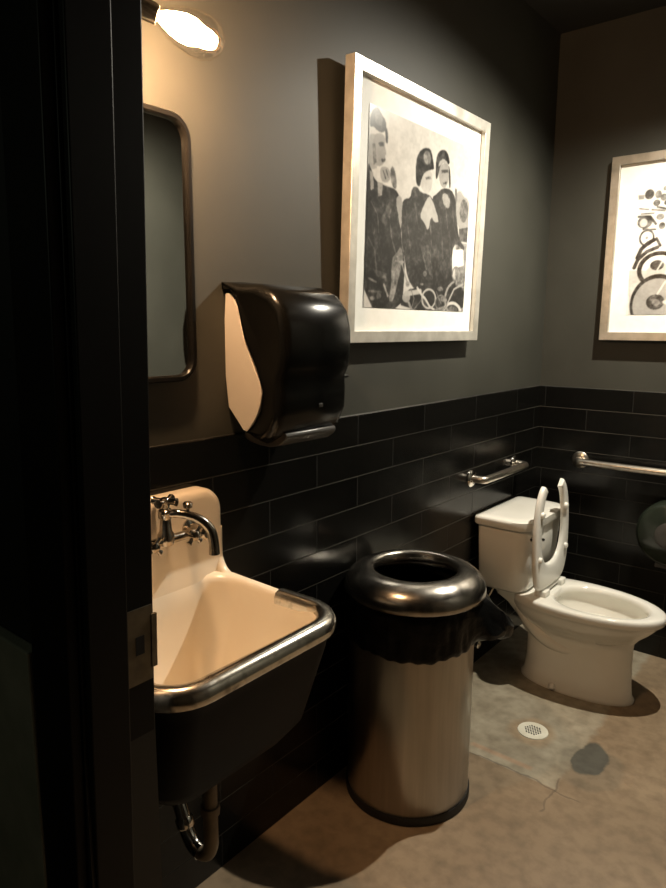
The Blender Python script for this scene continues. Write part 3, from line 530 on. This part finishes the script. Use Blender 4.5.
# ---------------------------------------------------------------- sink
SY0, SY1 = -2.575, -2.078; sx = .018
sk = thing('wall_sink', 'cream enamel wall-mounted utility sink with high splashback and worn chrome rim', 'sink', (.0, -2.345, .87))
def lift(x):
    q = max(0, 1-(x-.03)/.20); return .012*q*q+.018*max(0, 1-x/.43)
YM = (SY0+SY1)/2
def tap(x, y): return YM+(y-YM)*(1-.115*max(0, 1-x/.36))     # the sides close in towards the wall
def sring(x0, x1, y0, y1, r, z, L=0): return [(x, tap(x, y), z+(lift(x) if L else 0)) for x, y in rrect(x0, x1, y0, y1, r, 10)]
b = BM()
rings = [sring(.03, .30, SY0+.10, SY1-.10, .06, .562), sring(.02, .325, SY0+.07, SY1-.07, .07, .576), sring(.012, .355, SY0+.04, SY1-.035, .07, .62), sring(.006, .405, SY0+.018, SY1-.014, .07, .80), sring(.004, .418, SY0+.008, SY1-.008, .09, .838),
         sring(.004, .425, SY0, SY1, .092, .846, 1), sring(.004, .428, SY0-.003, SY1+.003, .094, .854, 1), sring(.004, .423, SY0+.002, SY1-.002, .092, .864, 1), sring(.010, .412, SY0+.010, SY1-.010, .088, .868, 1), sring(.040, .396, SY0+.024, SY1-.024, .080, .864, 1),
         sring(.049, .385, SY0+.034, SY1-.034, .075, .850, 1), sring(.0495, .378, SY0+.04, SY1-.04, .072, .82), sring(.053, .335, SY0+.07, SY1-.075, .06, .66), sring(.075, .315, SY0+.09, SY1-.095, .06, .605), sring(.11, .28, SY0+.13, SY1-.13, .05, .592)]
loft(b, rings, mis=[1, 1, 1, 1, 0, 0, 0, 0, 0, 0, 0, 0, 0, 0, 0])
for f in b.faces:
    pass
bas = part('basin', b, [M['sinkin'], M['sinkout']], sk, angle=70)
# splashback: lofted slab with rounded top corners and soft edge, flaring into the rim
b = BM()
def sp_out(ins, n=10):
    r = .058-ins*.3; y0, y1, z0, z1 = tap(0, SY0)+ins, tap(0, SY1)-ins, .862, 1.106-ins
    p = [(y1-.0, z0)]
    p += [(y1-r+r*math.cos(PI/2*k/n), z1-r+r*math.sin(PI/2*k/n)) for k in range(n+1)]
    p += [(y0+r+r*math.cos(PI/2+PI/2*k/n), z1-r+r*math.sin(PI/2+PI/2*k/n)) for k in range(n+1)]
    p += [(y0, z0)]; return p
loft(b, [[(x, y, z) for y, z in sp_out(i_)] for x, i_ in ((.002, .0), (.030, .0), (.040, .003), (.046, .010), (.048, .020))])
part('splashback', b, M['sinkin'], sk, angle=60)
# coves where splashback meets the side rims: a rounded roll sweeping down from splashback to rim
for sg, yc in ((1, SY1-.0165), (-1, SY0+.0165)):
    b = BM(); P = [(.030, 1.00)]
    for k in range(13):
        a = PI/2*k/12; P.append((.030+.060*(1-math.cos(a)), .935-.066*math.sin(a)))
    P += [(.125, .862), (.16, .850)]
    tube(b, [(x, tap(x, yc), z) for x, z in P], [.017]*(len(P)-2)+[.014, .006], n=18)
    part('rim_cove', b, M['sinkin'], sk, angle=80)
    b = BM(); prism(b, [(x, z) for x, z in P[1:-2]]+[(.09, .85), (.01, .85), (.01, .94)], -.015, .015, lambda a_, c_, h: (a_, tap(a_, yc)+h, c_))
    part('cove_web', b, M['sinkin'], sk, angle=80)
# chrome rim guard: swept section round the front of the rim
b = BM()
path = []
xr, yr0, yr1, rc = .413, SY0+.012, SY1-.012, .086
path.append((.235, yr1)); path.append((.28, yr1))
for k in range(9): a = PI/2-PI/2*k/8; path.append((xr-rc+rc*math.cos(a), yr1-rc+rc*math.sin(a)))
for k in range(9): a = -PI/2*k/8; path.append((xr-rc+rc*math.cos(a), yr0+rc+rc*math.sin(a)))
path.append((.28, yr0)); path.append((.235, yr0))
sec = [(-.022, .846), (-.0225, .862), (-.018, .872), (-.006, .877), (.008, .876), (.017, .868), (.0215, .858), (.022, .848), (.019, .841), (.010, .840)]
V = []
for i, (x, y) in enumerate(path):
    a_, c_ = path[max(i-1, 0)], path[min(i+1, len(path)-1)]; dx, dy = c_[0]-a_[0], c_[1]-a_[1]; L_ = math.hypot(dx, dy); nx_, ny_ = -dy/L_, dx/L_
    V.append([b.verts.new((x+nx_*s, tap(x, y)+ny_*s, z+.014*max(0, 1-x/.43))) for s, z in [(-q[0]*-1, q[1]) for q in sec]])
loftrings(b, V); b.faces.new(V[0][::-1]); b.faces.new(V[-1])
rgd = part('rim_guard', b, M['oldchrome'], sk, angle=60)
b = BM(); lathe(b, [(.0, 0), (.035, .0), (.036, .002), (.028, .004), (0, .003)], (.195, -2.345, .592), n=32); part('sink_drain', b, M['chrome'], sk)

# faucet
fc = thing('faucet', 'old chrome wall faucet with curved spout and cross handles on the sink splashback', 'faucet', (.048, -2.33, 1.02))
FYc = -2.305; FX = .080
b = BM()
for y in (FYc+.095, FYc-.095):
    lathe(b, [(.026, 0), (.025, .005), (.014, .010), (.013, .035), (.017, .037), (.017, .060), (.012, .065)], (.046, y, 1.020), (1, 0, 0), 24)
tube(b, [(FX, FYc-.095, 1.020), (FX, FYc+.095, 1.020)], .0105, n=14)
lathe(b, [(.016, -.014), (.019, -.006), (.019, .01), (.014, .018), (.012, .045), (.016, .050), (.016, .066), (.009, .072), (0, .073)], (FX, FYc, 1.024), (0, 0, 1), 20)
part('body', b, M['faucet'], fc)
b = BM(); tube(b, [(FX, FYc, 1.075), (FX+.012, FYc+.008, 1.084), (FX+.035, FYc+.035, 1.078), (FX+.055, FYc+.058, 1.064), (FX+.070, FYc+.072, 1.040), (FX+.074, FYc+.075, 1.010), (FX+.074, FYc+.075, .985)], [.0095, .0095, .010, .011, .0115, .0115, .0125], n=16, smooth=2)
spt = part('spout', b, M['faucet'], fc)
b = BM(); lathe(b, [(.004, -.012), (.004, .012), (.010, .015), (.011, .024), (.007, .028), (0, .029)], (FX+.035, FYc+.035, 1.080), (0, 0, 1), 16)
sub('spout_knob', b, M['faucet'], spt)
def handle(y, z, x):
    b = BM(); lathe(b, [(.008, 0), (.009, .01), (.011, .02), (.011, .03), (.006, .034), (0, .035)], (x, y, z), (1, 0, 0), 16)
    for a in (PI/4, 3*PI/4, 5*PI/4, 7*PI/4):
        tube(b, [(x+.022, y, z), (x+.022, y+.018*math.cos(a), z+.018*math.sin(a)), (x+.022, y+.023*math.cos(a), z+.023*math.sin(a))], [.0045, .005, .007], n=10)
    return b
for y in (FYc+.055, FYc-.055): part('cross_handle', handle(y, 1.024, FX+.008), M['faucet'], fc)
b = BM(); lathe(b, [(.009, 0), (.011, .008), (.013, .02), (.008, .026), (0, .027)], (FX, FYc, 1.092), (0, 0, 1), 16)
for a in (.4, .4+PI/2, .4+PI, .4+3*PI/2): tube(b, [(FX, FYc, 1.110), (FX+.022*math.cos(a), FYc+.022*math.sin(a), 1.110), (FX+.029*math.cos(a), FYc+.029*math.sin(a), 1.110)], [.006, .007, .010], n=10)
part('cross_handle', b, M['faucet'], fc)

# trap
tr = thing('sink_trap', 'chrome and dull metal drain trap hanging below the sink', 'pipe', (.235, -2.33, .4))
b = BM(); tube(b, [(.235, -2.33, .564), (.235, -2.33, .385), (.235, -2.33, .345), (.220, -2.33, .318), (.195, -2.33, .312)], .0165, n=16, smooth=2); lathe(b, [(.021, -.01), (.022, .0), (.021, .01)], (.235, -2.33, .44), n=20)
part('tail_pipe', b, M['pipe'], tr)
b = BM(); tube(b, [(.198, -2.33, .312), (.175, -2.33, .316), (.150, -2.33, .34), (.135, -2.33, .385), (.105, -2.33, .43), (.06, -2.33, .447), (.0, -2.33, .447)], [.018, .018, .0175, .0165, .016, .016, .016], n=16, smooth=2)
lathe(b, [(.019, -.012), (.021, -.008), (.021, .008), (.019, .012)], (.143, -2.33, .362), (-.35, 0, 1), 20)
part('trap_bend', b, M['chrome'], tr)

# ---------------------------------------------------------------- mirror
mr = thing('wall_mirror', 'tall black framed mirror with rounded corners above the sink', 'mirror', (0, -2.36, 1.65))
my0, my1, mz0, mz1 = -2.575, -2.155, 1.366, 1.950
def mring(ins, x, n=8): return [(x, y, z) for y, z in rrect(my0+ins, my1-ins, mz0+ins, mz1-ins, .05-ins*.7, n)]
b = BM(); R_ = [mring(0, -.006), mring(0, .022), mring(.003, .026), mring(.011, .026), mring(.014, .022), mring(.014, .010)]
loft(b, R_, caps=(True, False)); part('frame', b, M['black'], mr)
b = BM(); b.faces.new([b.verts.new(p) for p in mring(.013, .014)]); b.faces.new([b.verts.new(p) for p in mring(.013, .010)][::-1])
mgl = BM(); loft(mgl, [mring(.013, .009), mring(.013, .014)]); b.free(); part('mirror_glass', mgl, M['mirror'], mr, smooth=False)

# ---------------------------------------------------------------- wall lamp with clear bulb
wl = thing('wall_lamp', 'glowing bare clear bulb in a dark metal wall lamp above the mirror', 'lamp', (0, -2.36, 2.12))
b = BM(); lathe(b, [(.055, -.007), (.055, .012), (.045, .02), (.0, .022)], (0, -2.38, 2.13), (1, 0, 0), 32); part('back_plate', b, M['oldchrome'], wl)
bd = Vector((.50, .84, -.30)).normalized(); sc0 = BULB-bd*.085
b = BM(); tube(b, [(.015, -2.38, 2.13), (.07, -2.385, 2.145), (.13, -2.395, 2.105), tuple(sc0-bd*.03)], .008, n=12, smooth=2); part('arm', b, M['oldchrome'], wl)
b = BM(); lathe(b, [(.010, -.04), (.018, -.036), (.0195, .0), (.018, .018), (.014, .019), (.014, .0)], sc0, bd, 28); part('socket', b, M['oldchrome'], wl)
b = BM(); lathe(b, [(.014, -.005), (.017, .012), (.027, .03), (.036, .055), (.0405, .08), (.0395, .10), (.031, .12), (.016, .132), (0, .135)], sc0+bd*.01, bd, 40); bl = part('bulb', b, M['glassb'], wl)
b = BM(); lathe(b, [(0, .025), (.010, .03), (.019, .045), (.024, .065), (.024, .085), (.018, .10), (.008, .110), (0, .112)], sc0, bd, 28)  # glowing capsule, made oversized to stand in for the glare round the bulb
sub('glow_core', b, M['glow'], bl)

# ---------------------------------------------------------------- paper towel dispenser
YD0, YD1 = -2.047, -1.785
pd = thing('paper_towel_dispenser', 'black plastic paper towel dispenser with pale side plates on the dark wall', 'dispenser', (0, -1.89, 1.4))
cr = smoothpoly([(-.007, 1.574), (.018, 1.572), (.034, 1.556), (.045, 1.52), (.062, 1.46), (.10, 1.39), (.122, 1.34), (.112, 1.29), (.085, 1.25), (.062, 1.228), (.03, 1.262), (-.007, 1.300)], 1)
b = BM(); prism(b, cr, YD0+.006, YD1-.006, lambda a, c, h: (max(a, -.007), h, c)); part('back_housing', b, M['cream'], pd, smooth=False, bevel=.002)
# cover: loft of inset outlines through Y for rounded shoulders
side = [(-.007, 1.600), (.05, 1.598), (.115, 1.592), (.163, 1.573), (.196, 1.535), (.209, 1.485), (.209, 1.43), (.203, 1.392), (.190, 1.366), (.193, 1.33), (.190, 1.285), (.165, 1.232), (.125, 1.208), (.088, 1.215),
        (.070, 1.232), (.098, 1.255), (.124, 1.292), (.131, 1.34), (.110, 1.394), (.071, 1.464), (.054, 1.522), (.042, 1.562), (.020, 1.581), (-.007, 1.583)]
def inset(p, d):
    c = (.09, 1.41); out = []
    n_ = len(p)
    for i in range(n_):
        a_, c_ = p[i-1], p[(i+1) % n_]; dx, dy = c_[0]-a_[0], c_[1]-a_[1]; L_ = math.hypot(dx, dy)
        k = 1 if 1 <= i <= 13 else 0
        out.append((max(-.007, p[i][0]+dy/L_*d*k), p[i][1]-dx/L_*d*k))
    return out
rg = []
for y, d in ((YD0+.003, .030), (YD0, .026), (YD0+.001, .018), (YD0+.008, .007), (YD0+.020, .0), (YD1-.03, .0), (YD1-.014, .005), (YD1-.003, .014), (YD1, .024)):
    rg.append([(a, y, c) for a, c in inset(side, d)])
bc = BM(); loft(bc, rg); cv = part('cover', bc, M['blackplastic'], pd, angle=55)
b = BM(); prism(b, smoothpoly([(.02, 1.215), (.06, 1.198), (.14, 1.196), (.178, 1.222), (.17, 1.24), (.05, 1.245)], 1), YD0+.035, YD1-.035, lambda a, c, h: (a, h, c)); part('paper_slot', b, M['darkgrey'], pd, bevel=.003)
b = BM(); box(b, .188, .193, -1.91, -1.895, 1.293, 1.303, bev=.001); sub('lock_window', b, M['darkgrey'], cv)
b = BM(); box(b, .15, .168, YD1-.005, YD1+.028, 1.358, 1.366, bev=.002); part('lever', b, M['black'], pd)

# ---------------------------------------------------------------- ceiling spotlights (above the frame of the photograph)
for loc, lab in ((SPOT_A, 'small black ceiling spotlight near the back wall'), (SPOT_B, 'small black ceiling spotlight in the middle of the room')):
    s_ = thing('ceiling_spotlight', lab, 'lamp', (loc[0], loc[1], CH))
    b = BM(); lathe(b, [(.045, 0), (.045, -.015), (.01, -.018), (.01, -.12)], (loc[0], loc[1], CH), n=24); part('mount', b, M['black'], s_)
    b = BM(); lathe(b, [(.0, .09), (.035, .085), (.042, .07), (.046, .012), (.043, .012), (.040, .05), (0, .052)], (loc[0], loc[1], loc[2]), n=32); part('lamp_shade', b, M['black'], s_)
    b = BM(); lathe(b, [(0, .030), (.03, .032), (.037, .045), (0, .047)], (loc[0], loc[1], loc[2]), n=32); part('lamp_face', b, M['lampface'], s_)
